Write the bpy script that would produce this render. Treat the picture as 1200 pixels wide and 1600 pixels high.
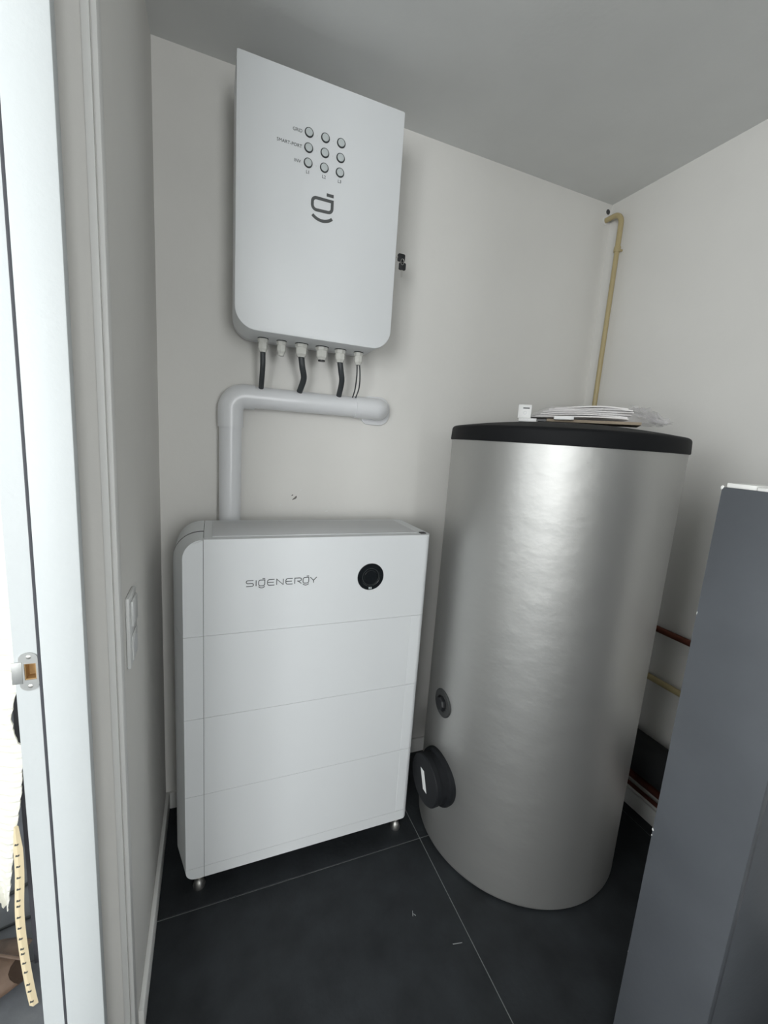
import bpy, bmesh, math, random
from mathutils import Vector, Matrix
random.seed(7)
for _o in list(bpy.data.objects):
    bpy.data.objects.remove(_o, do_unlink=True)
SC = bpy.context.scene
COL = SC.collection
PI = math.pi
# ------------------------------------------------------------------ camera
EYE = (0.0, 0.0, 1.5)
cam_d = bpy.data.cameras.new('camera')
cam_d.sensor_fit = 'VERTICAL'; cam_d.sensor_height = 24.0
cam_d.lens = 665.204 * 24.0 / 1600.0
cam_d.clip_start = 0.02; cam_d.clip_end = 100
cam = bpy.data.objects.new('camera', cam_d); COL.objects.link(cam)
Rm = [[0.927668422, -0.367119729, 0.0682231905],
      [0.000473832353, -0.181548115, -0.983381949],
      [0.373404707, 0.912284707, -0.1682425]]
right = Vector(Rm[0]); up = -Vector(Rm[1]); back = -Vector(Rm[2])
mw = Matrix((right, up, back)).transposed().to_4x4()
mw.translation = EYE
cam.matrix_world = mw
SC.camera = cam
# ------------------------------------------------------------------ world, lights, exposure
wd = bpy.data.worlds.new('overcast_daylight'); SC.world = wd; wd.use_nodes = True
bg = wd.node_tree.nodes['Background']
bg.inputs['Color'].default_value = (0.90, 0.96, 1.0, 1); bg.inputs['Strength'].default_value = 1.0
def fill_light(name, loc, rot, sx, sy, watts, col):
    l = bpy.data.lights.new(name, 'AREA'); l.shape = 'RECTANGLE'; l.size = sx; l.size_y = sy
    l.energy = watts; l.color = col
    o = bpy.data.objects.new(name, l); COL.objects.link(o); o.location = loc; o.rotation_euler = rot
    return o
# added area lights in made-up hall windows left of and behind the camera
HX, HY = -2.2, -2.7
WSILL, WHEAD = 0.90, 2.45
WZ, WH = (WSILL + WHEAD) / 2, WHEAD - WSILL
SIDE = [(-2.60, -1.65, 55), (-0.65, 0.50, 20)]      # made-up windows in the unseen side wall: y from, y to, watts
END = [(-2.15, -1.35, 42), (0.26, 0.90, 34)]       # made-up windows in the unseen end wall: x from, x to, watts
for y0_, y1_, w_ in SIDE:
    fill_light('side_fill_light', (HX + 0.01, (y0_ + y1_) / 2, WZ), (0, -math.pi / 2, 0), WH, y1_ - y0_, w_, (0.97, 0.99, 1.0))
for x0_, x1_, w_ in END:
    fill_light('end_fill_light', ((x0_ + x1_) / 2, HY + 0.01, WZ), (math.pi / 2, 0, 0), x1_ - x0_, WH, w_, (0.97, 0.99, 1.0))
SC.view_settings.view_transform = 'Standard'; SC.view_settings.look = 'None'
SC.view_settings.gamma = 1.0; SC.view_settings.use_curve_mapping = False
SC.view_settings.exposure = 0.09

# ------------------------------------------------------------------ materials
def mat(name, col, rough=0.5, metal=0.0, bump=0.0, bscale=200.0, var=0.0, vscale=5.0, spec=0.5, coat=0.0,
        trans=0.0, alpha=1.0, detail=4.0):
    m = bpy.data.materials.new(name); m.use_nodes = True
    nt = m.node_tree; b = nt.nodes['Principled BSDF']
    c = (col[0], col[1], col[2], 1)
    b.inputs['Base Color'].default_value = c
    b.inputs['Roughness'].default_value = rough
    b.inputs['Metallic'].default_value = metal
    b.inputs['Specular IOR Level'].default_value = spec
    b.inputs['Coat Weight'].default_value = coat
    b.inputs['Transmission Weight'].default_value = trans
    b.inputs['Alpha'].default_value = alpha
    tc = nt.nodes.new('ShaderNodeTexCoord')
    if var > 0:
        n = nt.nodes.new('ShaderNodeTexNoise'); n.inputs['Scale'].default_value = vscale
        n.inputs['Detail'].default_value = 6
        nt.links.new(tc.outputs['Object'], n.inputs['Vector'])
        r = nt.nodes.new('ShaderNodeValToRGB')
        r.color_ramp.elements[0].position = 0.3; r.color_ramp.elements[1].position = 0.7
        r.color_ramp.elements[0].color = tuple(x * (1 - var) for x in col[:3]) + (1,)
        r.color_ramp.elements[1].color = tuple(min(1, x * (1 + var)) for x in col[:3]) + (1,)
        nt.links.new(n.outputs['Fac'], r.inputs['Fac'])
        nt.links.new(r.outputs['Color'], b.inputs['Base Color'])
    if bump > 0:
        n2 = nt.nodes.new('ShaderNodeTexNoise'); n2.inputs['Scale'].default_value = bscale
        n2.inputs['Detail'].default_value = detail
        nt.links.new(tc.outputs['Object'], n2.inputs['Vector'])
        bp = nt.nodes.new('ShaderNodeBump'); bp.inputs['Strength'].default_value = bump
        bp.inputs['Distance'].default_value = 0.004
        nt.links.new(n2.outputs['Fac'], bp.inputs['Height'])
        nt.links.new(bp.outputs['Normal'], b.inputs['Normal'])
    return m

M = {}
M['wall'] = mat('white_wall_paint', (0.73, 0.72, 0.69), 0.85, bump=0.12, bscale=45, var=0.015, vscale=4, spec=0.25)
M['ceiling'] = mat('ceiling_paint', (0.70, 0.71, 0.70), 0.85, bump=0.10, bscale=60, var=0.02, vscale=6, spec=0.25)
M['frame'] = mat('white_frame_lacquer', (0.56, 0.59, 0.595), 0.5, bump=0.10, bscale=120)
M['trim'] = mat('white_trim_paint', (0.76, 0.76, 0.74), 0.5)
M['tile'] = mat('anthracite_tile', (0.020, 0.023, 0.026), 0.62, spec=0.3, bump=0.35, bscale=70, var=0.30, vscale=9, detail=8)
M['tile_lit'] = mat('anthracite_tile_lit', (0.13, 0.14, 0.155), 0.6, bump=0.3, bscale=50, var=0.2, vscale=8)  # the anthracite tile lightened, strong light on the hall floor painted into its colour
M['grout'] = mat('grey_grout', (0.32, 0.33, 0.33), 0.9)
M['shell'] = mat('satin_white_powdercoat', (0.70, 0.72, 0.73), 0.42, bump=0.03, bscale=500)
M['shell_dark'] = mat('satin_light_grey_plastic', (0.60, 0.61, 0.62), 0.45)
M['gap'] = mat('dark_joint', (0.05, 0.05, 0.05), 0.8)
M['print'] = mat('grey_print', (0.075, 0.08, 0.08), 0.6)
M['ringdark'] = mat('dark_ring_plastic', (0.035, 0.04, 0.04), 0.35)
M['led'] = mat('clear_grey_indicator', (0.50, 0.54, 0.54), 0.2, coat=0.5)
M['black'] = mat('black_plastic', (0.012, 0.013, 0.015), 0.42)
M['gloss_black'] = mat('gloss_black_plastic', (0.010, 0.012, 0.014), 0.12, coat=0.6)
M['lid'] = mat('black_lid_plastic', (0.009, 0.0095, 0.0105), 0.62, spec=0.15, bump=0.05, bscale=300)
M['rubber_black'] = mat('matte_black_rubber', (0.010, 0.011, 0.013), 0.65, spec=0.25)
M['gland'] = mat('pale_grey_nylon', (0.60, 0.60, 0.56), 0.45)
M['rubber'] = mat('dark_rubber_cable', (0.035, 0.04, 0.043), 0.5)
M['pvc'] = mat('light_grey_pvc', (0.72, 0.73, 0.745), 0.28)
M['chrome'] = mat('brushed_steel', (0.68, 0.67, 0.64), 0.38, metal=1.0)
M['strike'] = mat('satin_steel', (0.50, 0.51, 0.50), 0.45, metal=0.8)
M['wood'] = mat('raw_wood', (0.48, 0.30, 0.13), 0.7, var=0.2, vscale=30)
M['seal'] = mat('dark_grey_seal', (0.045, 0.047, 0.055), 0.7)
M['gas'] = mat('yellow_painted_pipe', (0.44, 0.36, 0.19), 0.4)
M['copper'] = mat('dull_copper', (0.17, 0.055, 0.035), 0.45, metal=0.6, var=0.2, vscale=20)
M['foam'] = mat('black_pipe_insulation', (0.010, 0.011, 0.012), 0.85)
M['cab'] = mat('dark_grey_laminate', (0.092, 0.100, 0.112), 0.45, bump=0.08, bscale=90, var=0.08, vscale=6)
M['cabtop'] = mat('white_board_core', (0.85, 0.85, 0.82), 0.5)
M['flange'] = mat('flange_grey_rubber', (0.035, 0.037, 0.037), 0.6)
M['sticker'] = mat('white_sticker', (0.75, 0.76, 0.75), 0.5)
M['paper'] = mat('white_paper', (0.78, 0.76, 0.75), 0.7)
M['card'] = mat('brown_cardboard', (0.33, 0.27, 0.20), 0.8, var=0.1, vscale=20)
M['whiteplastic'] = mat('white_plastic', (0.82, 0.82, 0.81), 0.35)
M['socket'] = mat('socket_plastic', (0.66, 0.67, 0.66), 0.3)
M['scuff'] = mat('scuff_dark', (0.16, 0.15, 0.14), 0.9)
M['fabric'] = mat('white_ribbed_fabric', (0.80, 0.79, 0.72), 0.9, bump=0.5, bscale=60)
M['fabric_y'] = mat('pale_yellow_fabric', (0.72, 0.74, 0.48), 0.9, bump=0.5, bscale=60)
M['hem'] = mat('cream_hem_tape', (0.78, 0.66, 0.44), 0.9)
M['lining'] = mat('dark_lining', (0.055, 0.055, 0.065), 0.9)
M['leather'] = mat('brown_leather', (0.13, 0.085, 0.06), 0.5, bump=0.4, bscale=40, var=0.35, vscale=14)

def silver():
    m = bpy.data.materials.new('silver_foil_jacket'); m.use_nodes = True
    nt = m.node_tree; b = nt.nodes['Principled BSDF']
    b.inputs['Base Color'].default_value = (0.46, 0.46, 0.448, 1)
    b.inputs['Metallic'].default_value = 0.80
    b.inputs['Roughness'].default_value = 0.46
    tc = nt.nodes.new('ShaderNodeTexCoord')
    n1 = nt.nodes.new('ShaderNodeTexNoise'); n1.inputs['Scale'].default_value = 9; n1.inputs['Detail'].default_value = 3
    n2 = nt.nodes.new('ShaderNodeTexNoise'); n2.inputs['Scale'].default_value = 130; n2.inputs['Detail'].default_value = 5
    mp = nt.nodes.new('ShaderNodeMapping'); mp.inputs['Scale'].default_value = (1, 1, 1.6)
    nt.links.new(tc.outputs['Object'], mp.inputs['Vector'])
    nt.links.new(mp.outputs['Vector'], n1.inputs['Vector']); nt.links.new(tc.outputs['Object'], n2.inputs['Vector'])
    b1 = nt.nodes.new('ShaderNodeBump'); b1.inputs['Strength'].default_value = 0.10; b1.inputs['Distance'].default_value = 0.02
    b2 = nt.nodes.new('ShaderNodeBump'); b2.inputs['Strength'].default_value = 0.07; b2.inputs['Distance'].default_value = 0.002
    nt.links.new(n1.outputs['Fac'], b1.inputs['Height']); nt.links.new(n2.outputs['Fac'], b2.inputs['Height'])
    nt.links.new(b1.outputs['Normal'], b2.inputs['Normal']); nt.links.new(b2.outputs['Normal'], b.inputs['Normal'])
    return m
M['silver'] = silver()

def film():
    m = bpy.data.materials.new('clear_plastic_film'); m.use_nodes = True
    nt = m.node_tree; b = nt.nodes['Principled BSDF']
    b.inputs['Base Color'].default_value = (0.92, 0.90, 0.92, 1)
    b.inputs['Roughness'].default_value = 0.12
    b.inputs['Alpha'].default_value = 0.28
    b.inputs['Coat Weight'].default_value = 0.5
    tc = nt.nodes.new('ShaderNodeTexCoord')
    n = nt.nodes.new('ShaderNodeTexNoise'); n.inputs['Scale'].default_value = 55; n.inputs['Detail'].default_value = 4
    nt.links.new(tc.outputs['Object'], n.inputs['Vector'])
    bp = nt.nodes.new('ShaderNodeBump'); bp.inputs['Strength'].default_value = 0.9; bp.inputs['Distance'].default_value = 0.006
    nt.links.new(n.outputs['Fac'], bp.inputs['Height']); nt.links.new(bp.outputs['Normal'], b.inputs['Normal'])
    return m
M['film'] = film()

# ------------------------------------------------------------------ object helpers
ORG = {}
def put(o, parent, org):
    COL.objects.link(o)
    if parent is not None:
        o.parent = parent
    ORG[o.name] = Vector(org)
    return o
def tag(o, label=None, cat=None, group=None, kind=None):
    if label: o['label'] = label
    if cat: o['category'] = cat
    if group: o['group'] = group
    if kind: o['kind'] = kind
    return o
def root(name, loc, label=None, cat=None, group=None, kind=None):
    o = bpy.data.objects.new(name, None); o.empty_display_size = 0.05
    o.location = loc
    put(o, None, loc)
    return tag(o, label, cat, group, kind)
def obj(name, bm, m, parent=None, org=None, smooth=35, bevel=0.0, seg=2):
    """link a bmesh given in world coordinates as one mesh; parts sit at their thing's origin"""
    if parent is not None: org = ORG[parent.name]
    elif org is None:
        cs = [v.co for v in bm.verts]
        org = Vector(((min(c.x for c in cs) + max(c.x for c in cs)) / 2, (min(c.y for c in cs) + max(c.y for c in cs)) / 2, min(c.z for c in cs)))
    org = Vector(org)
    bmesh.ops.recalc_face_normals(bm, faces=bm.faces)
    if bevel > 0:
        es = [e for e in bm.edges if len(e.link_faces) == 2 and e.calc_face_angle(0) > 0.6]
        bmesh.ops.bevel(bm, geom=es, offset=bevel, segments=seg, affect='EDGES', profile=0.5, clamp_overlap=True)
    bmesh.ops.translate(bm, verts=bm.verts, vec=-org)
    me = bpy.data.meshes.new(name); bm.to_mesh(me); bm.free()
    me.materials.append(M[m] if isinstance(m, str) else m)
    if smooth:
        for p in me.polygons: p.use_smooth = True
        me.set_sharp_from_angle(angle=math.radians(smooth))
    o = bpy.data.objects.new(name, me)
    if parent is None: o.location = org
    return put(o, parent, org)
def share(src, parent, delta, name=None):
    """another part of the same thing that shares the mesh of src, moved by delta"""
    o = src.copy(); o.name = name or src.name.split('.')[0]
    o.location = Vector(delta)
    put(o, parent, ORG[parent.name] + Vector(delta))
    for ch in list(src.children):
        c = ch.copy(); c.name = ch.name.split('.')[0]; put(c, o, ORG[o.name])
    return o
def NB(): return bmesh.new()
def box(bm, x0, x1, y0, y1, z0, z1):
    vs = [bm.verts.new((x, y, z)) for x in (x0, x1) for y in (y0, y1) for z in (z0, z1)]
    for f in ((0, 1, 3, 2), (4, 6, 7, 5), (0, 4, 5, 1), (2, 3, 7, 6), (0, 2, 6, 4), (1, 5, 7, 3)):
        bm.faces.new([vs[i] for i in f])
    return bm
def B(*a): return box(NB(), *a)
def loft(bm, rings, cap=True, closed=True):
    R = [[bm.verts.new(p) for p in r] for r in rings]
    n = len(R[0])
    for a, b in zip(R, R[1:]):
        for i in range(n if closed else n - 1):
            j = (i + 1) % n
            try: bm.faces.new((a[i], a[j], b[j], b[i]))
            except ValueError: pass
    if cap and closed:
        bm.faces.new(R[0]); bm.faces.new(list(reversed(R[-1])))
    return bm
def frames(path):
    out = []; prev = None
    for i, p in enumerate(path):
        a = path[max(0, i - 1)]; b = path[min(len(path) - 1, i + 1)]
        t = (b - a).normalized()
        if prev is None:
            u = t.orthogonal().normalized()
        else:
            u = (prev - t * prev.dot(t)).normalized()
        prev = u; out.append((p, t, u, t.cross(u)))
    return out
def tube(bm, path, r, n=16, cap=True):
    path = [Vector(p) for p in path]
    rr = r if isinstance(r, (list, tuple)) else [r] * len(path)
    rings = []
    for (p, t, u, v), q in zip(frames(path), rr):
        rings.append([p + (u * math.cos(2 * PI * k / n) + v * math.sin(2 * PI * k / n)) * q for k in range(n)])
    return loft(bm, rings, cap)
def smoothpath(pts, n=8):
    """Catmull-Rom through the points"""
    P = [Vector(p) for p in pts]; P = [P[0] * 2 - P[1]] + P + [P[-1] * 2 - P[-2]]
    out = []
    for i in range(1, len(P) - 2):
        for k in range(n):
            t = k / n
            a, b, c, d = P[i - 1], P[i], P[i + 1], P[i + 2]
            out.append(0.5 * ((2 * b) + (c - a) * t + (2 * a - 5 * b + 4 * c - d) * t * t + (3 * b - a - 3 * c + d) * t ** 3))
    out.append(P[-2]); return out
def lathe(bm, prof, c, axis='Z', n=48, cap=True):
    """prof = [(r, h)] around an axis through c"""
    rings = []
    c = Vector(c)
    if isinstance(axis, str):
        ax = {'X': Vector((1, 0, 0)), 'Y': Vector((0, 1, 0)), 'Z': Vector((0, 0, 1))}[axis]
    else: ax = Vector(axis).normalized()
    u = Vector((1, 0, 0)) if abs(ax.z) > 0.9 else Vector((0, 0, 1))
    u = (u - ax * u.dot(ax)).normalized(); v = ax.cross(u)
    for r, h in prof:
        rings.append([c + ax * h + (u * math.cos(2 * PI * k / n) + v * math.sin(2 * PI * k / n)) * max(r, 1e-5) for k in range(n)])
    return loft(bm, rings, cap)
def rrect(x0, x1, z0, z1, rbl=0, rbr=0, rtr=0, rtl=0, n=8):
    pts = []
    for cx, cz, r, a0 in ((x0 + rbl, z0 + rbl, rbl, PI), (x1 - rbr, z0 + rbr, rbr, 1.5 * PI), (x1 - rtr, z1 - rtr, rtr, 0), (x0 + rtl, z1 - rtl, rtl, 0.5 * PI)):
        if r <= 1e-6:
            pts.append((cx, cz)); continue
        for k in range(n + 1):
            a = a0 + 0.5 * PI * k / n
            pts.append((cx + r * math.cos(a), cz + r * math.sin(a)))
    return pts
def stroke(bm, pts, w, y, depth=0.0006, closed=False, axis='Y'):
    """flat printed stroke in the XZ plane at depth y, slightly proud towards -Y"""
    P = [Vector((p[0], p[1])) for p in pts]
    n = len(P); L = []; Rr = []
    for i in range(n):
        a = P[(i - 1) % n] if (closed or i > 0) else P[i]
        b = P[(i + 1) % n] if (closed or i < n - 1) else P[i]
        d1 = (P[i] - a); d2 = (b - P[i])
        d1 = d1.normalized() if d1.length > 1e-9 else None
        d2 = d2.normalized() if d2.length > 1e-9 else None
        if d1 is None: d1 = d2
        if d2 is None: d2 = d1
        t = (d1 + d2); t = t.normalized() if t.length > 1e-6 else d1
        nn = Vector((-t.y, t.x)); k = 1.0 / max(0.5, nn.dot(Vector((-d1.y, d1.x))))
        L.append(P[i] + nn * w / 2 * k); Rr.append(P[i] - nn * w / 2 * k)
    rings = []
    for i in range(n):
        rings.append([Vector((L[i].x, y, L[i].y)), Vector((L[i].x, y - depth, L[i].y)), Vector((Rr[i].x, y - depth, Rr[i].y)), Vector((Rr[i].x, y, Rr[i].y))])
    if closed: rings.append(rings[0])
    return loft(bm, rings, cap=not closed)
def arc2(cx, cz, r, a0, a1, n=8, rz=None):
    rz = rz or r
    return [(cx + r * math.cos(math.radians(a0 + (a1 - a0) * k / n)), cz + rz * math.sin(math.radians(a0 + (a1 - a0) * k / n))) for k in range(n + 1)]
def text_bm(body, size, x, y, z, align='CENTER'):
    cu = bpy.data.curves.new('lettering', 'FONT'); cu.body = body; cu.size = size
    cu.align_x = align; cu.extrude = 0.0003
    ob = bpy.data.objects.new('lettering', cu); COL.objects.link(ob)
    dg = bpy.context.evaluated_depsgraph_get()
    me = bpy.data.meshes.new_from_object(ob.evaluated_get(dg))
    bpy.data.objects.remove(ob, do_unlink=True); bpy.data.curves.remove(cu)
    bm = NB(); bm.from_mesh(me); bpy.data.meshes.remove(me)
    # text lies in XY; stand it up in XZ facing -Y
    for v in bm.verts:
        c = v.co.copy(); v.co = Vector((x + c.x, y - c.z, z + c.y))
    return bm

# ------------------------------------------------------------------ the room
XL, XR, YB, YF, ZC = -0.170, 1.698, 1.650, -0.75, 2.625
XO = -0.283                       # far side of the left wall
def struct(name, bm, m, parent=None, **k):
    o = obj(name, bm, m, parent, **k)
    if parent is None: o['kind'] = 'structure'
    return o
fl = struct('floor', B(-3.0, XR + 0.1, -2.8, 3.4, -0.06, -0.0025), 'grout', org=(0, 0, 0))
# tiles, 0.9 m squares on the joints seen at x = 0.740 and y = 1.217
def tile_rect(x0, x1, y0, y1, m='tile'):
    bm = B(x0, x1, y0, y1, -0.012, 0.0)
    return obj('floor_tile', bm, m, fl, bevel=0.0008, seg=1)
g = 0.0016
for i in range(-4, 2):
    for j in range(-5, 3):
        x0 = 0.740 + 0.9 * (i) + g; x1 = 0.740 + 0.9 * (i + 1) - g
        y0 = 1.217 + 0.9 * (j) + g; y1 = 1.217 + 0.9 * (j + 1) - g
        x0, x1, y0, y1 = max(x0, -3), min(x1, XR), max(y0, -2.8), min(y1, 3.4)
        if x1 - x0 > 0.01 and y1 - y0 > 0.01: tile_rect(x0, x1, y0, y1, 'tile_lit' if i < -1 else 'tile')
for sx_, sy_, sl, sa in ((0.600, 0.985, 0.008, 1.2), (0.695, 0.865, 0.015, -0.2), (0.604, 0.980, 0.005, 2.2)):
    bm = NB(); c_, n_ = math.cos(sa), math.sin(sa); pl = [(-sl, -0.0012), (sl, -0.0006), (sl, 0.0008), (-sl, 0.0012)]
    pl = [(sx_ + x_ * c_ - y_ * n_, sy_ + x_ * n_ + y_ * c_) for x_, y_ in pl]
    loft(bm, [[Vector((x_, y_, 0.0)) for x_, y_ in pl], [Vector((x_, y_, 0.0004)) for x_, y_ in pl]])
    obj('scuff_mark', bm, 'grout', fl)
wb = struct('wall_back', B(XO, XR + 0.1, YB, YB + 0.12, 0, ZC), 'wall')
wr = struct('wall_right', B(XR, XR + 0.1, YF, YB, 0, ZC), 'wall')
struct('wall_front', B(0.62, XR + 0.1, YF - 0.1, YF, 0, ZC), 'cab')  # unseen wall, given a dark finish to darken what the tank reflects
struct('ceiling', B(XO, XR + 0.1, YF - 0.1, YB + 0.12, ZC, ZC + 0.1), 'ceiling')
# the hall beyond, with unseen window openings invented and placed for the added lights
XE = 1.00
struct('ceiling', B(HX - 0.1, XO - 0.001, HY, 3.4, ZC, ZC + 0.1), 'ceiling')
struct('ceiling', B(XO, XE, HY, YF - 0.101, ZC, ZC + 0.1), 'ceiling')
wo = struct('wall_outer', B(HX - 0.1, HX, HY, 3.4, 0, WSILL), 'wall')
obj('header', B(HX - 0.1, HX, HY, 3.4, WHEAD, ZC), 'wall', wo)
for p0, p1 in ((HY, SIDE[0][0]), (SIDE[0][1], SIDE[1][0]), (SIDE[1][1], 3.4)):
    obj('pier', B(HX - 0.1, HX, p0, p1, WSILL, WHEAD), 'wall', wo)
we = struct('wall_end', B(HX - 0.1, XE + 0.1, HY - 0.1, HY, 0, WSILL), 'wall')
obj('header', B(HX - 0.1, XE + 0.1, HY - 0.1, HY, WHEAD, ZC), 'wall', we)
for p0, p1 in ((HX - 0.1, END[0][0]), (END[0][1], END[1][0]), (END[1][1], XE + 0.1)):
    obj('pier', B(p0, p1, HY - 0.1, HY, WSILL, WHEAD), 'wall', we)
struct('wall_far', B(HX - 0.1, XO, 3.4, 3.5, 0, ZC), 'wall')
struct('wall_inner', B(XE, XE + 0.1, HY, YF - 0.1, 0, ZC), 'wall')
YP = 0.75                         # face of the door post towards the camera
YO = -0.70                        # near end of the opening in the left wall
ZH = 2.50
bm = NB()
box(bm, XO, XL, 0.905, YB, 0, ZC)              # the wall itself
wl = struct('wall_left', bm, 'wall')
obj('reveal_recess', B(XO, -0.240, 0.80, 0.905, 0, ZC), 'wall', wl)
obj('lintel', B(XO, XL, YO - 0.05, 0.905, ZH + 0.06, ZC), 'wall', wl)
# thin plaster bead and edge strip next to the door frame
t1 = struct('trim_1', B(-0.1875, -0.1758, 0.8985, 0.905, 0, ZC), 'trim', bevel=0.001)
t2 = struct('trim_2', B(-0.1745, -0.1665, 0.9015, 0.93, 0, ZC), 'trim', bevel=0.0015)
def baseboard(name, x0, x1, y0, y1):
    return struct(name, B(x0, x1, y0, y1, 0, 0.070), 'trim', bevel=0.003)
baseboard('baseboard_left', XL, -0.157, 0.955, YB)
baseboard('baseboard_back', -0.157, XR - 0.013, YB - 0.013, YB)
baseboard('baseboard_right', XR - 0.013, XR, YF, YB)
# door frame in the left wall: stop, rebate, seal, strike plate
d1 = root('door_1', (-0.235, 0.78, 0), 'white lacquered door frame post with dark seal and steel strike plate', None, kind='structure')
obj('frame_stop', B(-0.2455, -0.1880, YP, 0.770, 0, ZH), 'frame', d1, bevel=0.0022)
obj('door_seal', tube(NB(), [(-0.2490, YP + 0.0105, 0.01), (-0.2490, YP + 0.0105, ZH)], 0.0034, 10), 'seal', d1)
obj('frame_head', B(-0.2835, -0.1880, YO, YP, ZH, ZH + 0.06), 'frame', d1, bevel=0.002)
obj('frame_post', B(-0.2835, -0.1880, YO - 0.06, YO, 0, ZH + 0.06), 'frame', d1, bevel=0.002)
# strike plate, facing the camera inside the rebate
def plate_outline(cx, cz, w, h, n=10):
    pts = []
    r = w / 2
    pts += [(cx + r * math.cos(a), cz + h / 2 - r * 0.8 + r * 0.8 * math.sin(a)) for a in [PI * k / n for k in range(n + 1)]]
    pts += [(cx + r * math.cos(a), cz - h / 2 + r * 0.8 + r * 0.8 * math.sin(a)) for a in [PI + PI * k / n for k in range(n + 1)]]
    return pts
ys = YP + 0.014
SX, SZ = -0.2655, 1.106
px0, px1, pz0, pz1 = SX - 0.0055, SX + 0.0095, SZ - 0.0135, SZ + 0.0135
# the rebate is one post with a real pocket cut into it behind the plate
bm = NB()
for q in ((-0.2835, -0.2455, ys, 0.800, 0, pz0), (-0.2835, -0.2455, ys, 0.800, pz1, ZH), (-0.2835, px0, ys, 0.800, pz0, pz1),
          (px1, -0.2455, ys, 0.800, pz0, pz1), (px0, px1, ys + 0.016, 0.800, pz0, pz1)): box(bm, *q)
obj('frame_rebate', bm, 'frame', d1)
ol = plate_outline(SX, SZ, 0.0245, 0.064); xa, xb = SX - 0.01225, SX + 0.01225
bm = NB()
for poly in ([p for p in ol if p[1] > pz1] + [(xa, pz1), (xb, pz1)], [p for p in ol if p[1] < pz0] + [(xb, pz0), (xa, pz0)],
             [(xa, pz0), (px0, pz0), (px0, pz1), (xa, pz1)], [(px1, pz0), (xb, pz0), (xb, pz1), (px1, pz1)]):
    loft(bm, [[Vector((x, ys - 0.0002, z)) for x, z in poly], [Vector((x, ys - 0.0016, z)) for x, z in poly]])
sp = obj('strike_plate', bm, 'strike', d1, smooth=0)
obj('strike_lip', B(-0.2870, SX - 0.008, ys - 0.0022, ys - 0.0004, SZ - 0.019, SZ + 0.017), 'strike', sp, bevel=0.0005)
bm = NB(); w_ = 0.0012        # bare wood lining the pocket
for q in ((px0, px1, ys + 0.0145, ys + 0.0158, pz0, pz1), (px0, px0 + w_, ys, ys + 0.0145, pz0, pz1), (px1 - w_, px1, ys, ys + 0.0145, pz0, pz1),
          (px0 + w_, px1 - w_, ys, ys + 0.0145, pz0, pz0 + w_), (px0 + w_, px1 - w_, ys, ys + 0.0145, pz1 - w_, pz1)): box(bm, *q)
obj('latch_pocket', bm, 'wood', sp, smooth=0)
for s in (-1, 1):
    bm = NB(); lathe(bm, [(0.0, -0.0026), (0.0016, -0.0026), (0.0032, -0.0019), (0.0034, -0.0012)], (SX + 0.001, ys, SZ + s * 0.0245), 'Y', 16)
    obj('screw', bm, 'chrome', sp)
# small damage on the back wall
def scuff(x, z, w, h, a, m='scuff'):
    bm = NB(); pts = []
    for k in range(12):
        t = 2 * PI * k / 12; rr = 1 + 0.25 * math.sin(3 * t + x * 40)
        px, pz = w * math.cos(t) * rr, h * math.sin(t) * rr
        pts.append((x + px * math.cos(a) - pz * math.sin(a), z + px * math.sin(a) + pz * math.cos(a)))
    loft(bm, [[Vector((p[0], YB + 0.002, p[1])) for p in pts], [Vector((p[0], YB - 0.0008, p[1])) for p in pts]])
    return obj('plaster_chip', bm, m, wb)
scuff(0.297, 1.251, 0.011, 0.0035, 0.7); scuff(0.287, 1.262, 0.004, 0.002, 0.5)
scuff(0.318, 1.283, 0.005, 0.002, 0.2, 'trim'); scuff(0.242, 1.222, 0.005, 0.002, 0.9, 'trim'); scuff(0.425, 1.199, 0.006, 0.0025, 0.2, 'trim')
bm = NB(); lathe(bm, [(0.0, -0.001), (0.011, -0.001), (0.012, 0.004)], (1.678, YB, 2.592), 'Y', 20)
obj('pipe_hole', bm, 'gap', wb)

# ------------------------------------------------------------------ battery stack on the floor
bt = root('battery_stack', (0.306, 1.39, 0), 'white modular home battery standing on the floor beside the left wall', 'battery')
BY, BM_, BK = 1.257, 1.360, 1.525          # front, end of the flare, back
BXL, BXI, BXR = -0.0785, -0.0245, 0.697
LV = [0.067, 0.108, 0.372, 0.636, 0.900, 1.189]
def cap_rings(z0, z1, ys, rtl=0, rbl=0, xr=BXI - 0.0006):
    rings = []
    for y in ys:
        t = min(1, (y - BY) / (BM_ - BY)); e = t
        xl = BXL - 0.0310 * e
        k = 1 + 0.40 * e
        rings.append([Vector((x, y, z)) for x, z in rrect(xl, xr, z0, z1, rbl * k, 0, 0, min(rtl * k, 0.084), 12)])
    return rings
def main_rings(z0, z1, rtr=0.0, x0=BXI + 0.0006, x1=BXR):
    rings = []; r = 0.022
    for k in range(7):
        a = PI / 2 * k / 6
        rings.append([Vector((x, BY + r * (1 - math.cos(a)) * 0.95, z)) for x, z in rrect(x0, x1 - r + r * math.sin(a), z0, z1, 0, 0, rtr, 0, 4)])
    for k in range(1, 5):
        a = PI / 2 * k / 4; r2 = 0.03
        rings.append([Vector((x, BK - r2 + r2 * math.sin(a), z)) for x, z in rrect(x0, x1 - r2 * (1 - math.cos(a)), z0, z1, 0, 0, rtr, 0, 4)])
    return rings
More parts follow.
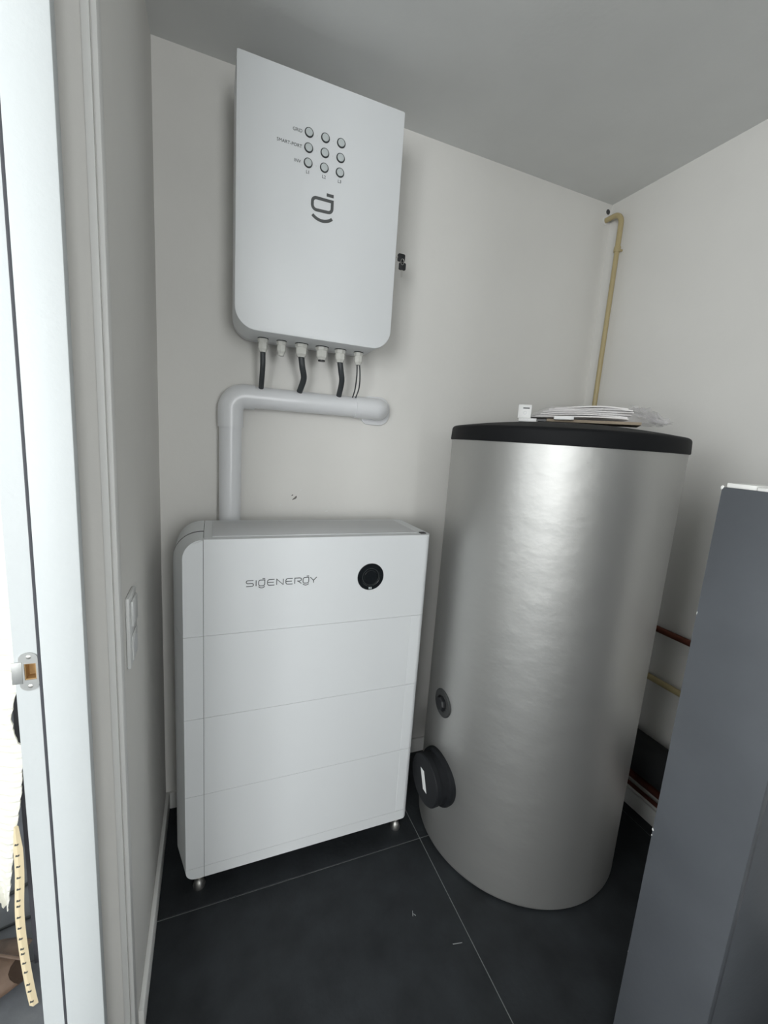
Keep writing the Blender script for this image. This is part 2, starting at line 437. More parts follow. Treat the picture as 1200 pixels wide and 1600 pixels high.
def module(name, z0, z1, label, top=False, base=False):
    h = 0.00045
    z0 += h; z1 -= 0 if top else h
    m = obj(name, loft(NB(), main_rings(z0, z1)), 'shell', bt, smooth=30)
    m['label'] = label
    ys = [BY + (BM_ - BY) * k / 6 for k in range(7)]
    if top:
        obj('end_cap', loft(NB(), cap_rings(z0, z1, ys + [1.362], rtl=0.056)), 'shell', m, smooth=30)
        obj('cap_seam', loft(NB(), cap_rings(z0 + 0.002, z1 + 0.0006, [1.3590, 1.3670], rtl=0.056)), 'gap', m, smooth=30)
        obj('end_cap', loft(NB(), cap_rings(z0, z1, [1.3660, BK - 0.012, BK], rtl=0.056)), 'shell', m, smooth=30)
    else:
        obj('end_cap', loft(NB(), cap_rings(z0, z1, ys + [BK], rbl=0.030 if base else 0)), 'shell', m, smooth=30)
    return m
ctl = module('controller_module', LV[4], LV[5], 'top controller module with round black window and lettering', top=True)
for k in (3, 2, 1):
    bmod = module('battery_module', LV[k], LV[k + 1], 'plain white battery module')
    # right-hand cover strip, a hair proud so that its edge reads
    bm = NB(); box(bm, 0.6450, 0.6790, BY - 0.0007, BY + 0.004, LV[k] + 0.004, LV[k + 1] - 0.006)
    obj('cover_strip', bm, 'shell', bmod, bevel=0.0006, seg=1)
base = module('base_module', LV[0], LV[1], 'low white base plinth', base=True)
obj('inner_core', B(BXI - 0.02, BXR - 0.03, BY + 0.012, BK - 0.02, LV[0] + 0.006, LV[5] - 0.006), 'gap', bt)
# recessed lid plate on top, and the dark clip at its right end
obj('top_plate', B(0.0, 0.655, BY + 0.030, BK - 0.025, LV[5], LV[5] + 0.0025), 'shell_dark', ctl, bevel=0.001)
obj('corner_clip', B(0.664, 0.684, BY + 0.016, BY + 0.036, LV[5], LV[5] + 0.003), 'gap', ctl, bevel=0.001)
# round window
CX, CZ = 0.483, 1.0515
wi = obj('round_window', lathe(NB(), [(0.0455, 0.001), (0.0455, -0.0008), (0.0445, -0.0016), (0.033, -0.0016), (0.0315, -0.0004), (0.0, -0.0004)], (CX, BY, CZ), 'Y', 48), 'gloss_black', ctl, smooth=30)
obj('lens', lathe(NB(), [(0.022, -0.0004), (0.021, -0.0012), (0.0, -0.0014)], (CX, BY, CZ), 'Y', 32), 'gloss_black', wi)
for dx in (-0.005, 0.001):
    obj('status_mark', B(CX + dx, CX + dx + 0.004, BY - 0.0020, BY - 0.0016, CZ - 0.042, CZ - 0.035), 'led', wi)
obj('marker_ring', lathe(NB(), [(0.0290, -0.0006), (0.0290, -0.0010), (0.0275, -0.0010), (0.0275, -0.0006)], (CX, BY, CZ), 'Y', 40, cap=False), 'ringdark', wi)
# lettering S I G E N E R G Y in thin rounded strokes
bm = NB()
LW = 0.0024; X0 = 0.092; ZB = 1.0435; HH = 0.0180; W = 0.0205; P = 0.0258
def S(pts, closed=False): stroke(bm, pts, LW, BY + 0.0001, 0.0006, closed)
def gee(x):
    r = 0.0055
    ring = arc2(x + r, ZB + HH - r, r, 90, 180, 5) + arc2(x + r, ZB + r, r, 180, 270, 5) + [(x + W * 0.86 - r, ZB)] + arc2(x + W * 0.86 - r, ZB + r, r, 270, 360, 5) + [(x + W * 0.86, ZB + HH)]
    S(ring, True)
    S([(x + W * 0.52, ZB + HH + 0.0045), (x + W * 0.90, ZB + HH + 0.0045)])
    S(arc2(x + W * 0.43, ZB + 0.0015, 0.0098, 205, 335, 10, 0.0078))
def ess(x):
    r = HH / 4
    S([(x + W, ZB + HH)] + arc2(x + r, ZB + HH - r, r, 90, 270, 6) + arc2(x + W - r, ZB + r, r, 90, -90, 6) + [(x, ZB)])
def ee(x):
    r = 0.006
    S([(x + W, ZB + HH)] + arc2(x + r, ZB + HH - r, r, 90, 180, 5) + arc2(x + r, ZB + r, r, 180, 270, 5) + [(x + W, ZB)])
    S([(x + 0.0012, ZB + HH / 2), (x + W * 0.9, ZB + HH / 2)])
x = X0; ess(x)
x = X0 + W + 0.0075; S([(x, ZB), (x, ZB + HH)])
x += 0.0075; gee(x); x += W + 0.0050; ee(x); x += W + 0.0065
S([(x, ZB), (x, ZB + HH), (x + W * 0.95, ZB), (x + W * 0.95, ZB + HH)]); x += W + 0.0070
ee(x); x += W + 0.0065
S([(x, ZB), (x, ZB + HH), (x + W * 0.6, ZB + HH)] + arc2(x + W * 0.75, ZB + HH - 0.005, 0.005, 90, -90, 6) + [(x + W * 0.35, ZB + HH - 0.010)]); S([(x + W * 0.5, ZB + HH - 0.010), (x + W, ZB)]); x += W + 0.0050
gee(x); x += W + 0.0020
S([(x, ZB + HH), (x + W / 2, ZB + HH * 0.42), (x + W, ZB + HH)]); S([(x + W / 2, ZB + HH * 0.42), (x + W / 2, ZB)])
obj('brand_lettering', bm, 'print', ctl, smooth=0)
# levelling feet
def foot(xx, yy):
    bm = NB()
    lathe(bm, [(0.0175, 0.0), (0.0195, 0.008), (0.0135, 0.026), (0.010, 0.031), (0.010, 0.036)], (xx, yy, 0), 'Z', 24)
    return bm
f0 = obj('levelling_foot', foot(-0.041, 1.290), 'chrome', bt)
obj('threaded_stem', lathe(NB(), [(0.006, 0.028), (0.006, 0.072)], (-0.041, 1.290, 0), 'Z', 16), 'chrome', f0)
for dx, dy in ((0.708, 0), (0, 0.20), (0.708, 0.20)): share(f0, bt, (dx, dy, 0))

# ------------------------------------------------------------------ gateway box on the back wall
gw = root('gateway_box', (0.311, 1.54, 1.80), 'white wall-mounted electrical box with nine round indicators above the conduit', 'electrical box')
GX0, GX1, GZ0, GZ1, GY, GB = 0.0600, 0.5640, 1.8000, 2.5200, 1.430, 1.632
def gprof(y, ins=0.0, r=0.064):
    return [Vector((x, y, z)) for x, z in rrect(GX0 + ins, GX1 - ins, GZ0 + ins, GZ1 - ins, r - ins, r - ins, 0.004, 0.004, 12)]
obj('front_cover', loft(NB(), [gprof(GY, 0.0025), gprof(GY + 0.0008, 0.0008), gprof(GY + 0.0028, 0), gprof(GY + 0.150, 0)]), 'shell', gw, smooth=40)
obj('rear_case', loft(NB(), [gprof(GY + 0.151, 0.003), gprof(GB, 0.003)]), 'shell_dark', gw, smooth=40)
obj('wall_bracket', B(0.15, 0.47, GB, YB, 2.30, 2.42), 'strike', gw)
for r_ in range(3):
    for c_ in range(3):
        cx, cz = 0.2635 + 0.0490 * c_, 2.3740 - 0.0400 * r_
        if r_ == 0 and c_ == 0:
            bm = NB(); lathe(bm, [(0.0132, 0.001), (0.0132, -0.0022), (0.0122, -0.0034), (0.0102, -0.0034), (0.0100, -0.001)], (cx, GY, cz), 'Y', 32)
            ring0 = obj('indicator_light', bm, 'ringdark', gw)
            bm = NB(); lathe(bm, [(0.0106, -0.0028), (0.0102, -0.0042), (0.0080, -0.0048), (0.0, -0.0050)], (cx, GY, cz), 'Y', 28)
            obj('lens', bm, 'led', ring0)
        else:
            share(ring0, gw, (0.0490 * c_, 0, -0.0400 * r_))
        if c_ < 2:
            bm = NB(); lathe(bm, [(0.0013, 0.0003), (0.0013, -0.0004), (0.0, -0.0005)], (cx + 0.0245, GY, cz - 0.001), 'Y', 10)
            obj('printed_dot', bm, 'shell_dark', gw)
for txt, xx, zz, al, sz in (('GRID', 0.2440, 2.3680, 'RIGHT', 0.0122), ('SMART-PORT', 0.2440, 2.3280, 'RIGHT', 0.0122), ('INV', 0.2420, 2.2880, 'RIGHT', 0.0122),
                            ('L1', 0.2635, 2.2660, 'CENTER', 0.0122), ('L2', 0.3125, 2.2660, 'CENTER', 0.0122), ('L3', 0.3615, 2.2660, 'CENTER', 0.0122)):
    obj('lettering', text_bm(txt, sz, xx, GY - 0.0003, zz, al), 'print', gw, smooth=0)
bm = NB(); LG = 0.0088; yy = GY + 0.0001
r = 0.012
ring = arc2(0.2805 + r, 2.2080 - r, r, 90, 180, 6) + arc2(0.2805 + r * 1.1, 2.1760 + r, r * 1.1, 180, 270, 6) + arc2(0.3420 - r, 2.1760 + r, r, 270, 360, 6) + [(0.3420, 2.2080)]
stroke(bm, ring, LG, yy, 0.0007, True)
stroke(bm, [(0.3235, 2.2235), (0.3455, 2.2235)], LG, yy, 0.0007)
stroke(bm, arc2(0.3125, 2.1840, 0.0415, 222, 318, 12, 0.0360), LG, yy, 0.0007)
obj('emblem', bm, 'print', gw, smooth=0)
# cable glands under the box
def gland(xx, s, yy=1.530, blank=False):
    z = GZ0
    bm = NB()
    lathe(bm, [(0.0180 * s, 0.0), (0.0185 * s, -0.002), (0.0185 * s, -0.012), (0.0165 * s, -0.0135), (0.0165 * s, -0.015)], (xx, yy, z), 'Z', 8)
    o = obj('cable_gland', bm, 'gland', gw, smooth=10)
    lathe_bm = NB(); lathe(lathe_bm, [(0.0165 * s, -0.015), (0.0172 * s, -0.018), (0.0168 * s, -0.034), (0.0125 * s, -0.040), (0.0120 * s, -0.044), (0.0105 * s, -0.044)], (xx, yy, z), 'Z', 7)
    obj('clamp_nut', lathe_bm, 'gland', o, smooth=10)
    obj('seal_ring', lathe(NB(), [(0.0190 * s, 0.0005), (0.0195 * s, -0.0012), (0.0185 * s, -0.0024)], (xx, yy, z), 'Z', 16), 'black', o)
    if blank:
        obj('blanking_plug', lathe(NB(), [(0.0105 * s, -0.043), (0.0105 * s, -0.0485), (0.0, -0.0490)], (xx, yy, z), 'Z', 16), blank, o)
    return o
GXS = [(0.154, 0.92, None), (0.214, 0.88, 'gland'), (0.281, 1.18, None), (0.352, 1.18, 'black'), (0.418, 1.08, None), (0.485, 0.90, None)]
for xx, s, bl in GXS: gland(xx, s, blank=bl)
# lock with keys in the right side
lk = obj('lock', lathe(NB(), [(0.010, -0.002), (0.010, 0.003), (0.008, 0.004), (0.0, 0.004)], (GX1, 1.520, 2.137), 'X', 20), 'chrome', gw)
def keyhead(bm, cx, cy, cz, w, h, d=0.004):
    pts = rrect(cx - w / 2, cx + w / 2, cz - h / 2, cz + h / 2, 0.004, 0.004, 0.005, 0.005, 4)
    loft(bm, [[Vector((x, cy - d, z)) for x, z in pts], [Vector((x, cy + d, z)) for x, z in pts]])
    return bm
k1 = root('key', (0.605, 1.520, 2.137), 'black-headed key sticking out of the lock in the white box side', 'key', 'keys at the box lock')
obj('key_blade', B(GX1 + 0.004, 0.608, 1.519, 1.521, 2.134, 2.140), 'chrome', k1)
obj('key_head', keyhead(NB(), 0.6210, 1.520, 2.137, 0.027, 0.025), 'black', k1, bevel=0.001)
k2 = root('key', (0.626, 1.518, 2.09), 'black-headed key hanging from the ring with its blade down', 'key', 'keys at the box lock')
obj('key_head', keyhead(NB(), 0.6260, 1.518, 2.109, 0.025, 0.024), 'black', k2, bevel=0.001)
obj('key_blade', B(0.6235, 0.6285, 1.517, 1.519, 2.074, 2.100), 'chrome', k2)
rg = NB(); tube(rg, [(0.6235 + 0.006 * math.cos(a), 1.5135, 2.1225 + 0.010 * math.sin(a)) for a in [2 * PI * k / 20 for k in range(21)]], 0.0008, 6, cap=False)
obj('key_ring', rg, 'chrome', k2)

# ------------------------------------------------------------------ grey conduit
cd = root('cable_conduit', (0.057, 1.60, 1.1), 'light grey plastic cable conduit with elbows running down behind the battery', 'conduit')
CYY, CZZ, CR = 1.6040, 1.6130, 0.0375
hp = obj('horizontal_pipe', tube(NB(), [(0.12, CYY, CZZ), (0.52, CYY, CZZ)], CR, 40), 'pvc', cd)
obj('vertical_pipe', tube(NB(), [(0.0575, CYY, 1.53), (0.0575, CYY, 0.75)], CR, 40), 'pvc', cd)
path = [(0.136, CYY, CZZ), (0.105, CYY, CZZ)] + [(0.105 - 0.0475 * math.sin(a), CYY, CZZ - 0.0475 * (1 - math.cos(a))) for a in [PI / 2 * k / 10 for k in range(1, 11)]] + [(0.0575, CYY, 1.505)]
obj('elbow', tube(NB(), path, 0.0420, 40), 'pvc', cd)
path = [(0.503, CYY - 0.001, CZZ), (0.580, CYY - 0.001, CZZ)] + [(0.580 + 0.030 * math.sin(a), CYY - 0.001 + 0.030 * (1 - math.cos(a)), CZZ) for a in [PI / 2 * k / 8 for k in range(1, 9)]] + [(0.610, YB - 0.002, CZZ)]
bm = tube(NB(), path, [0.0405] * 2 + [0.0415] * 7 + [0.042, 0.042], 40)
for v in bm.verts: v.co.y = min(v.co.y, YB - 0.001)
obj('end_elbow', bm, 'pvc', cd)
bm = NB(); pts = rrect(0.545, 0.664, CZZ - 0.060, CZZ + 0.050, 0.03, 0.045, 0.045, 0.03, 8)
loft(bm, [[Vector((x, YB - 0.012, z)) for x, z in pts], [Vector((x, YB - 0.0005, z)) for x, z in pts]])
obj('wall_flange', bm, 'pvc', cd, bevel=0.002)
# cables from the glands into the conduit
def cable(name, pts, r, label, group):
    o = obj(name, tube(NB(), smoothpath(pts, 8), r, 12), 'rubber'); tag(o, label, 'cable', group); return o
ZT = CZZ + CR - 0.004
cable('power_cable', [(0.154, 1.530, 1.760), (0.155, 1.535, 1.715), (0.155, 1.558, 1.670), (0.156, 1.585, ZT)], 0.0088, 'straight black cable under the leftmost gland of the white box', 'black cables into the conduit')
cable('power_cable', [(0.281, 1.530, 1.760), (0.287, 1.535, 1.725), (0.297, 1.555, 1.690), (0.289, 1.585, ZT)], 0.0105, 'black cable bowed to the right, middle one of the three thick cables', 'black cables into the conduit')
cable('power_cable', [(0.418, 1.530, 1.760), (0.424, 1.533, 1.730), (0.434, 1.550, 1.695), (0.436, 1.588, ZT)], 0.0100, 'black cable nearest the two thin wires, curving down into the conduit', 'black cables into the conduit')
cable('thin_wire', [(0.482, 1.530, 1.762), (0.484, 1.532, 1.72), (0.489, 1.560, 1.675), (0.489, 1.585, ZT)], 0.0024, 'left one of two thin grey wires under the rightmost gland', 'thin wires')
cable('thin_wire', [(0.491, 1.530, 1.762), (0.496, 1.532, 1.72), (0.504, 1.560, 1.680), (0.501, 1.585, ZT)], 0.0024, 'right one of two thin grey wires under the rightmost gland', 'thin wires')

# ------------------------------------------------------------------ hot-water tank
TC = Vector((1.153, 1.203)); TR = 0.381; TZ = 1.517
tk = root('water_tank', (TC.x, TC.y, 0), 'tall silver cylindrical hot-water tank with black lid standing on the floor', 'water tank')
bm = NB()
prof = [(TR - 0.010, 0.004), (TR - 0.002, 0.008), (TR, 0.012), (TR, 0.016)] + [(TR, z) for z in (0.4, 0.8, 1.2)] + [(TR, TZ + 0.01)]
lathe(bm, prof, (TC.x, TC.y, 0), 'Z', 128)
obj('tank_jacket', bm, 'silver', tk, smooth=30)
obj('base_ring', lathe(NB(), [(TR - 0.015, 0.0), (TR - 0.012, 0.006), (TR - 0.03, 0.007)], (TC.x, TC.y, 0), 'Z', 96), 'lid', tk)
bm = NB()
prof = [(TR - 0.004, TZ - 0.001), (TR + 0.0045, TZ), (TR + 0.0055, TZ + 0.004), (TR + 0.0035, TZ + 0.036)]
for k in range(1, 7):
    a = PI / 2 * k / 6; prof.append((TR + 0.0035 - 0.014 * (1 - math.cos(a)), TZ + 0.036 + 0.013 * math.sin(a)))
for k in range(1, 9):
    rr = (TR - 0.0105) * (1 - k / 8); prof.append((rr, TZ + 0.049 + 0.032 * (1 - (rr / (TR - 0.0105)) ** 2)))
lathe(bm, prof, (TC.x, TC.y, 0), 'Z', 128)
obj('tank_lid', bm, 'lid', tk, smooth=30)
bm = NB(); bmesh.ops.create_icosphere(bm, subdivisions=1, radius=0.0022)
# small port with plug
def radial(ang): return Vector((math.cos(ang), math.sin(ang), 0))
pa = math.radians(180.4); pd_ = radial(pa); pc = Vector((TC.x, TC.y, 0.577)) + pd_ * TR
bm.free()
pt = obj('sensor_port', lathe(NB(), [(0.050, -0.004), (0.0505, 0.002), (0.047, 0.0045), (0.030, 0.0045), (0.029, 0.002), (0.0, 0.002)], pc, pd_, 40), 'flange', tk)
obj('plug', lathe(NB(), [(0.027, 0.001), (0.026, 0.012), (0.022, 0.016), (0.0, 0.016)], pc, pd_, 8), 'black', pt, smooth=20)
# big insulated flange cap
fa = math.radians(182.8); fd = radial(fa); fc = Vector((TC.x, TC.y, 0.292)) + fd * TR
fg = obj('flange_cover', lathe(NB(), [(0.098, -0.014), (0.1005, 0.002), (0.0985, 0.010), (0.087, 0.016), (0.085, 0.034), (0.086, 0.040)], fc, fd, 56), 'rubber_black', tk, smooth=40)
obj('flange_cap', lathe(NB(), [(0.086, 0.038), (0.0895, 0.040), (0.0895, 0.056), (0.086, 0.060), (0.0, 0.061)], fc, fd, 56), 'rubber_black', fg, smooth=40)
tn = Vector((-fd.y, fd.x, 0))
bm = NB(); sc = fc + fd * 0.0614
pl = []
for a, b in ((-0.012, -0.034), (0.012, -0.034), (0.012, 0.034), (-0.012, 0.034)):
    pl.append(sc + tn * (a - 0.42 * b) + Vector((0, 0, b)) )
loft(bm, [pl, [p + fd * 0.0006 for p in pl]])
obj('sticker', bm, 'sticker', fg, smooth=0)

# ------------------------------------------------------------------ papers and packaging on the tank lid
tdir = Vector((0.722, -0.692, 0)); ndir = Vector((-0.692, -0.722, 0)); T0 = Vector((TC.x, TC.y, 0))
def loc(t, n, z): return T0 + tdir * t + ndir * n + Vector((0, 0, z))
def obox(t0, t1, n0, n1, z0, z1, tilt=0.0, yaw=0.0):
    bm = NB(); box(bm, t0, t1, n0, n1, z0, z1)
    ct, cn, cz = (t0 + t1) / 2, (n0 + n1) / 2, (z0 + z1) / 2
    for v in bm.verts:
        t, n, z = v.co; t -= ct; n -= cn; z -= cz
        z, t = z + t * math.tan(tilt), t
        t, n = t * math.cos(yaw) - n * math.sin(yaw), t * math.sin(yaw) + n * math.cos(yaw)
        v.co = loc(t + ct, n + cn, z + cz)
    return bm
LZ = TZ + 0.081           # top of the lid
def lid_z(t, n): return TZ + 0.049 + 0.032 * (1 - (t * t + n * n) / (TR - 0.01) ** 2)
cb = obj('cardboard_folder', obox(-0.05, 0.235, -0.06, 0.075, LZ + 0.001, LZ + 0.010, 0.0, 0.05), 'card'); tag(cb, 'brown cardboard sleeve lying on the black tank lid under the bag', 'cardboard')
bk = root('corner_bracket', loc(-0.13, 0.03, LZ - 0.004), 'small white plastic bracket with an upright plate on the tank lid', 'bracket')
obj('foot_strip', obox(-0.145, -0.085, 0.052, 0.082, LZ - 0.004, LZ + 0.008), 'whiteplastic', bk, bevel=0.001)
up_ = obj('upright_plate', obox(-0.152, -0.107, 0.036, 0.052, LZ + 0.009, LZ + 0.056), 'whiteplastic', bk, bevel=0.0015)
obj('printed_mark', obox(-0.136, -0.114, 0.052, 0.0528, LZ + 0.042, LZ + 0.046), 'print', up_)
bm = NB(); c0 = loc(-0.128, 0.0522, LZ + 0.028)
lathe(bm, [(0.006, 0), (0.006, 0.0006), (0.0048, 0.0006), (0.0048, 0)], c0, ndir, 20, cap=False)
obj('printed_ring', bm, 'shell_dark', up_)
bp_ = obj('clip_strip', obox(-0.030, 0.032, 0.082, 0.112, LZ + 0.006, LZ + 0.018, 0.02), 'whiteplastic', bevel=0.002); tag(bp_, 'small white plastic strip in front of the clear bag', 'plastic strip')
ds = obj('dark_card', obox(-0.082, -0.053, 0.05, 0.09, LZ - 0.001, LZ + 0.006, 0.0), 'black'); tag(ds, 'thin black card lying between the white bracket and strip', 'card')
bag = root('document_bag', loc(0.07, -0.06, LZ + 0.0105), 'clear plastic bag of folded manuals on the tank lid', 'plastic bag')
# papers: gently bowed sheets
def sheet(t0, t1, n0, n1, z, th, bow, lift, jit):
    N = 14; rings = []
    for k in range(N + 1):
        s = k / N; t = t0 + (t1 - t0) * s
        zz = z + bow * math.sin(PI * s) + lift * s + jit * math.sin(7 * s + t0 * 90)
        rings.append([loc(t, n0, zz), loc(t, n1, zz), loc(t, n1, zz + th), loc(t, n0, zz + th)])
    return loft(NB(), rings)
for k in range(6):
    obj('manual', sheet(-0.115 + 0.018 * k + random.uniform(-.01, .01), 0.215 + random.uniform(-.02, .02), -0.13, 0.015 - 0.004 * k, LZ + 0.0145 + 0.0072 * k, 0.0045, 0.006, 0.006, 0.0014), 'paper', bag)
# film: crumpled envelope around them with a flared open end
N = 40; Kn = 20; rings = []
for k in range(N + 1):
    s = k / N; t = -0.125 + 0.435 * s
    env = min(1, s / 0.18) ** 0.7
    hgt = (0.012 + 0.042 * env) * (1 - 0.55 * max(0, (s - 0.72) / 0.28)) + 0.004 * math.sin(23 * s) * s
    zc = LZ + 0.012 + 0.020 * env + 0.008 * math.sin(PI * s) - 0.020 * max(0, (s - 0.7) / 0.3)
    wd_ = 0.095 + 0.012 * math.sin(9 * s)
    ring = []
    for q in range(Kn):
        a = 2 * PI * q / Kn
        rr = 1 + 0.10 * math.sin(5 * a + 17 * s) * (0.3 + s)
        zz = zc + hgt / 2 * 1.05 * math.sin(a) * rr
        tt = t + 0.012 * s * math.sin(3 * a + 2)
        ring.append(loc(tt, wd_ * math.cos(a) * rr * 0.9 - 0.065, max(zz, LZ + 0.0115)))
    rings.append(ring)
obj('film_sleeve', loft(NB(), rings, cap=False), 'film', bag, smooth=50)
N = 22; rings = []
for k in range(N + 1):
    s = k / N; t = 0.205 + 0.120 * s; ring = []
    for q in range(16):
        n_ = -0.15 + 0.19 * q / 15
        zz = LZ + 0.062 - 0.054 * s ** 1.8 + 0.007 * math.sin(11 * n_ * 10 + 9 * s) * (0.5 + s) + 0.004 * math.sin(31 * s + q)
        ring.append(loc(t + 0.008 * math.sin(q * 1.7), n_, max(zz, LZ + 0.0115)))
    rings.append(ring)
obj('film_flap', loft(NB(), rings, cap=False, closed=False), 'film', bag, smooth=50)

# ------------------------------------------------------------------ pipes
gp = root('gas_pipe', (1.672, 1.556, 0.2), 'yellow painted gas pipe rising in the back right corner above the tank', 'pipe')
path = [(1.670, YB, 2.553), (1.670, 1.605, 2.553)] + [(1.670, 1.605 - 0.045 * math.sin(a), 2.553 - 0.045 * (1 - math.cos(a))) for a in [PI / 2 * k / 8 for k in range(1, 9)]] + [(1.670, 1.560, 2.40)]
obj('bend', tube(NB(), path, 0.0112, 16), 'gas', gp)
obj('riser', tube(NB(), [(1.670, 1.560, 2.40), (1.670, 1.558, 0.25)], 0.0105, 16), 'gas', gp)
obj('coupling', lathe(NB(), [(0.0135, 0), (0.0145, 0.004), (0.0145, 0.018), (0.0135, 0.022)], (1.670, 1.560, 2.390), 'Z', 16), 'gas', gp)
obj('clip_stud', tube(NB(), [(1.670, 1.560, 2.400), (1.694, 1.555, 2.400)], 0.005, 10), 'gas', gp)
obj('wall_rosette', lathe(NB(), [(0.018, 0.0), (0.018, -0.003), (0.011, -0.004)], (1.670, YB, 2.553), 'Y', 20), 'trim', gp)
def wallpipe(name, z, r, off, m, label, y0=0.1, y1=1.56, clips=True):
    rt = root(name, (XR - off, (y0 + y1) / 2, z), label, 'pipe', 'pipes along the right wall')
    obj('pipe_run', tube(NB(), [(XR - off, y0, z), (XR - off, y1, z)], r, 16), m, rt)
    if clips:
        c = obj('pipe_clip', B(XR - off - 0.002, XR, y0 + 0.10, y0 + 0.115, z - 0.004, z + 0.004), 'chrome', rt)
        share(c, rt, (0, 1.20, 0))
    return rt
wallpipe('copper_pipe', 0.822, 0.0125, 0.030, 'copper', 'uppermost dark copper pipe on the right wall behind the tank')
wallpipe('gas_line', 0.612, 0.0125, 0.026, 'gas', 'yellowish pipe on the right wall below the uppermost copper pipe', y1=1.50)
wallpipe('insulated_pipe', 0.315, 0.076, 0.078, 'foam', 'thick black insulated pipe low on the right wall', clips=False)
wallpipe('copper_pipe', 0.165, 0.016, 0.030, 'copper', 'copper pipe just below the thick black insulated pipe')
wallpipe('copper_pipe', 0.112, 0.0085, 0.025, 'copper', 'lowest thin copper pipe near the skirting of the right wall')
# ------------------------------------------------------------------ switch plate on the left wall
sw = root('wall_switch', (XL, 1.02, 1.05), 'white double switch and socket plate on the left wall', 'switch')
obj('cover_frame', B(XL, XL + 0.008, 0.975, 1.058, 0.975, 1.135), 'socket', sw, bevel=0.003)
obj('rocker', B(XL + 0.008, XL + 0.013, 0.988, 1.045, 1.066, 1.123), 'socket', sw, bevel=0.002)
so_ = obj('socket_insert', B(XL + 0.008, XL + 0.011, 0.988, 1.045, 0.988, 1.045), 'socket', sw, bevel=0.002)
obj('socket_well', lathe(NB(), [(0.021, 0.0), (0.021, 0.0004), (0.0, 0.0004)], (XL + 0.011, 1.0165, 1.0165), 'X', 28), 'shell_dark', so_)

# ------------------------------------------------------------------ tall dark grey box in the right foreground
cx0, cx1, cy0, cy1, cz1 = 0.950, 1.290, 0.3665, 0.5405, 1.4520
cabn = root('tall_cabinet', ((cx0 + cx1) / 2, (cy0 + cy1) / 2, 0), 'tall narrow dark grey box with chipped edges and white top in the right foreground', 'cabinet')
obj('side_panel', B(cx0, cx0 + 0.018, cy0, cy1, 0, cz1), 'cab', cabn, bevel=0.0012)
obj('front_panel', B(cx0 + 0.0185, cx1, cy0 + 0.0012, cy0 + 0.018, 0, cz1), 'cab', cabn, bevel=0.0012)
obj('rear_panel', B(cx0 + 0.0185, cx1, cy1 - 0.018, cy1, 0, cz1), 'cab', cabn, bevel=0.0012)
obj('side_panel', B(cx1 - 0.018, cx1, cy0 + 0.0185, cy1 - 0.0185, 0, cz1), 'cab', cabn, bevel=0.0012)
obj('top_strip', B(cx0 + 0.004, cx1 - 0.002, 0.4825, cy1 - 0.006, cz1, cz1 + 0.0090), 'cabtop', cabn, bevel=0.001)
obj('top_strip', B(cx0 + 0.001, cx1 - 0.002, cy0 + 0.002, 0.4810, cz1, cz1 + 0.0065), 'cabtop', cabn, bevel=0.001)
for zz, s in ((cz1 - 0.001, 1.0), (1.185, 0.5), (1.182, 0.4), (0.650, 0.8), (0.635, 0.5), (0.3, 0.4)):
    bm = NB(); bmesh.ops.create_icosphere(bm, subdivisions=1, radius=0.0032 * s)
    for v in bm.verts: v.co = Vector((v.co.x * 0.6, v.co.y, v.co.z * 1.6)) * (1 + random.uniform(-.3, .3)) + Vector((cx0 + 0.0006, cy1 - 0.0008, zz))
    obj('edge_chip', bm, 'cabtop', cabn, smooth=0)

# ------------------------------------------------------------------ beyond the door opening, left
cu = root('torn_curtain', (-0.50, 1.16, 0.27), 'white ribbed curtain with cream hem and dark lining hanging beyond the door frame', 'curtain')
def hang(x0, x1, y, z0f, z1, nx=26, nz=40, amp=0.018, ribs=True, th=0.004):
    F = []; Bk = []
    for k in range(nz + 1):
        for which, L in ((0, F), (1, Bk)):
            row = []
            for q in range(nx + 1):
                s = q / nx; x = x0 + (x1 - x0) * s
                z = z0f(s) + (z1 - z0f(s)) * k / nz
                yy = y + amp * math.sin(s * (x1 - x0) * 55) + (0.0015 * math.sin(z * 420) if ribs else 0) + th * which
                row.append(Vector((x, yy, z)))
            L.append(row)
    rings = [F[k] + list(reversed(Bk[k])) for k in range(nz + 1)]
    return loft(NB(), rings)
def edge_x(z):
    pts = [(0.28, -0.474), (0.45, -0.452), (0.60, -0.428), (0.72, -0.418), (0.745, -0.430), (0.80, -0.436), (0.86, -0.424), (0.90, -0.395), (2.4, -0.395)]
    for (za, xa), (zb, xb) in zip(pts, pts[1:]):
        if z <= zb: return xa + (xb - xa) * max(0, (z - za)) / (zb - za)
    return -0.395
nz = 260; rings = []
for k in range(nz + 1):
    z = 0.275 + 2.0 * k / nz; x1_ = edge_x(z) + 0.0008 * math.sin(z * 170)
    x0_ = -0.515 + 0.028 * max(0, 1 - (z - 0.275) / 0.12); F = []; Bk = []
    for q in range(11):
        s_ = q / 10; x = x0_ + (x1_ - x0_) * s_
        yy = 1.145 + 0.010 * math.sin(s_ * 5) + 0.0022 * math.sin(z * 330 + 2 * math.sin(s_ * 3))
        F.append(Vector((x, yy, z))); Bk.append(Vector((x, yy + 0.004, z)))
    rings.append(F + list(reversed(Bk)))
obj('fabric', loft(NB(), rings), 'fabric', cu)
obj('fabric', hang(-0.90, -0.510, 1.22, lambda s: 0.30 + 0.10 * abs(math.sin(s * 9)), 2.3, nx=30, nz=120, amp=0.02), 'fabric_y', cu)
obj('lining', hang(-0.455, -0.400, 1.20, lambda s: 0.01, 0.93, nx=6, nz=10, amp=0.004, ribs=False), 'lining', cu)
hp_ = [(-0.4395, 1.125, 0.52), (-0.4385, 1.12, 0.40), (-0.4420, 1.11, 0.28), (-0.4380, 1.105, 0.16), (-0.4300, 1.10, 0.06), (-0.4250, 1.098, 0.012)]
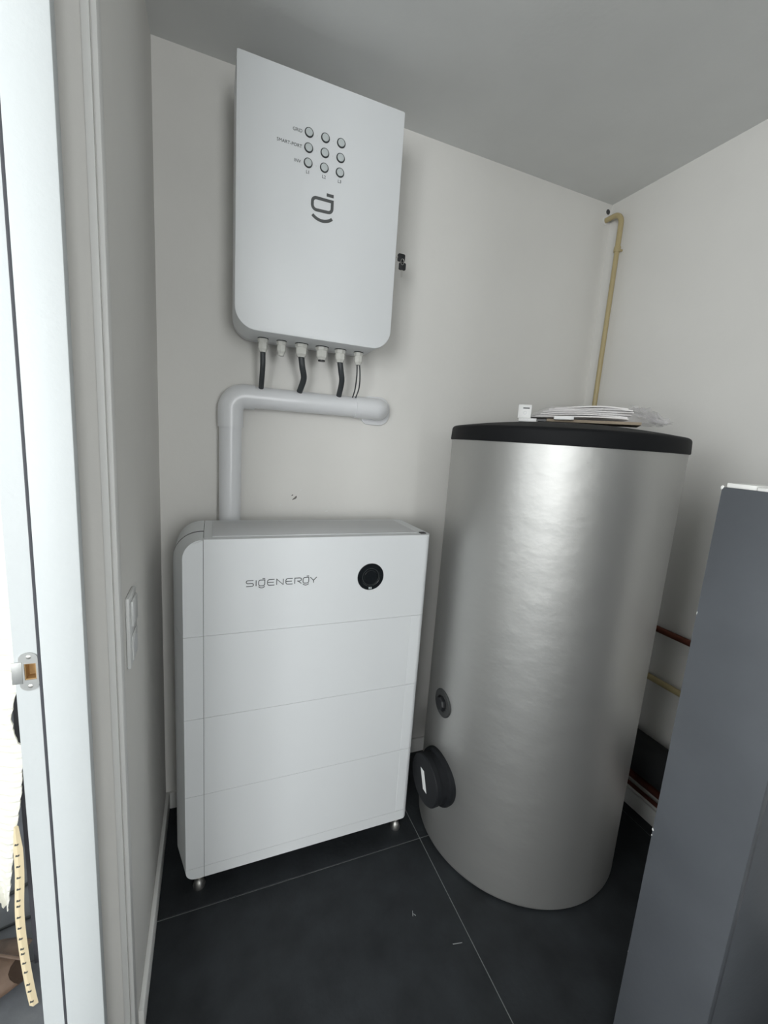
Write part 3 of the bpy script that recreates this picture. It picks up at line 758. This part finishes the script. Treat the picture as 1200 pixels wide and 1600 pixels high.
path = smoothpath(hp_, 8); rings = []
for i, p in enumerate(path):
    w = 0.0095 * (1 if i > 3 else 0.5 + 0.12 * i)
    rings.append([p + Vector((-w, 0, 0)), p + Vector((0, -0.005, 0)), p + Vector((w, 0, 0)), p + Vector((0, 0.004, 0))])
hm = obj('hem_tape', loft(NB(), rings), 'hem', cu, smooth=50)
zs = [0.47 - 0.0275 * i for i in range(17)]
for z_ in zs:
    p = min(path, key=lambda q: abs(q.z - z_)).copy()
    obj('stitch', B(p.x - 0.004, p.x + 0.003, p.y - 0.0062, p.y - 0.003, p.z - 0.0015, p.z + 0.0015), 'print', hm)
# floor cables and brown leather bag
o = obj('floor_cable', tube(NB(), smoothpath([(-1.1, 1.30, 0.006), (-0.75, 1.42, 0.006), (-0.60, 1.44, 0.006), (-0.50, 1.52, 0.006), (-0.36, 1.70, 0.006)], 8), 0.005, 8), 'rubber'); tag(o, 'black cable on the floor beyond the door frame, farther of the two', 'cable', 'cables on the floor outside')
o = obj('floor_cable', tube(NB(), smoothpath([(-1.2, 1.22, 0.006), (-0.72, 1.30, 0.006), (-0.52, 1.345, 0.006), (-0.34, 1.36, 0.006)], 8), 0.004, 8), 'rubber'); tag(o, 'black cable on the floor beyond the door frame, nearer the brown bag', 'cable', 'cables on the floor outside')
lb = root('leather_bag', (-0.62, 1.17, 0), 'brown leather bag lying on the floor beyond the door frame', 'bag')
N = 16; rings = []
for k in range(N + 1):
    s = k / N; x = -0.478 - 0.34 * s
    e = math.sin(PI * min(1, 0.10 + s * 0.9)) ** 0.5
    ring = []
    for q in range(18):
        a = 2 * PI * q / 18
        rr = 1 + 0.05 * math.sin(4 * a + 9 * s)
        ring.append(Vector((x + 0.015 * math.sin(2 * a), 1.185 + 0.085 * e * math.cos(a) * rr - 0.10 * s * 0.2, max(0.001, 0.048 + 0.050 * e * math.sin(a) * rr))))
    rings.append(ring)
obj('bag_body', loft(NB(), rings), 'leather', lb, smooth=60)
obj('seam', tube(NB(), smoothpath([(-0.47, 1.165, 0.085), (-0.55, 1.19, 0.101), (-0.66, 1.21, 0.103), (-0.76, 1.20, 0.098)], 6), 0.004, 8), 'leather', lb)
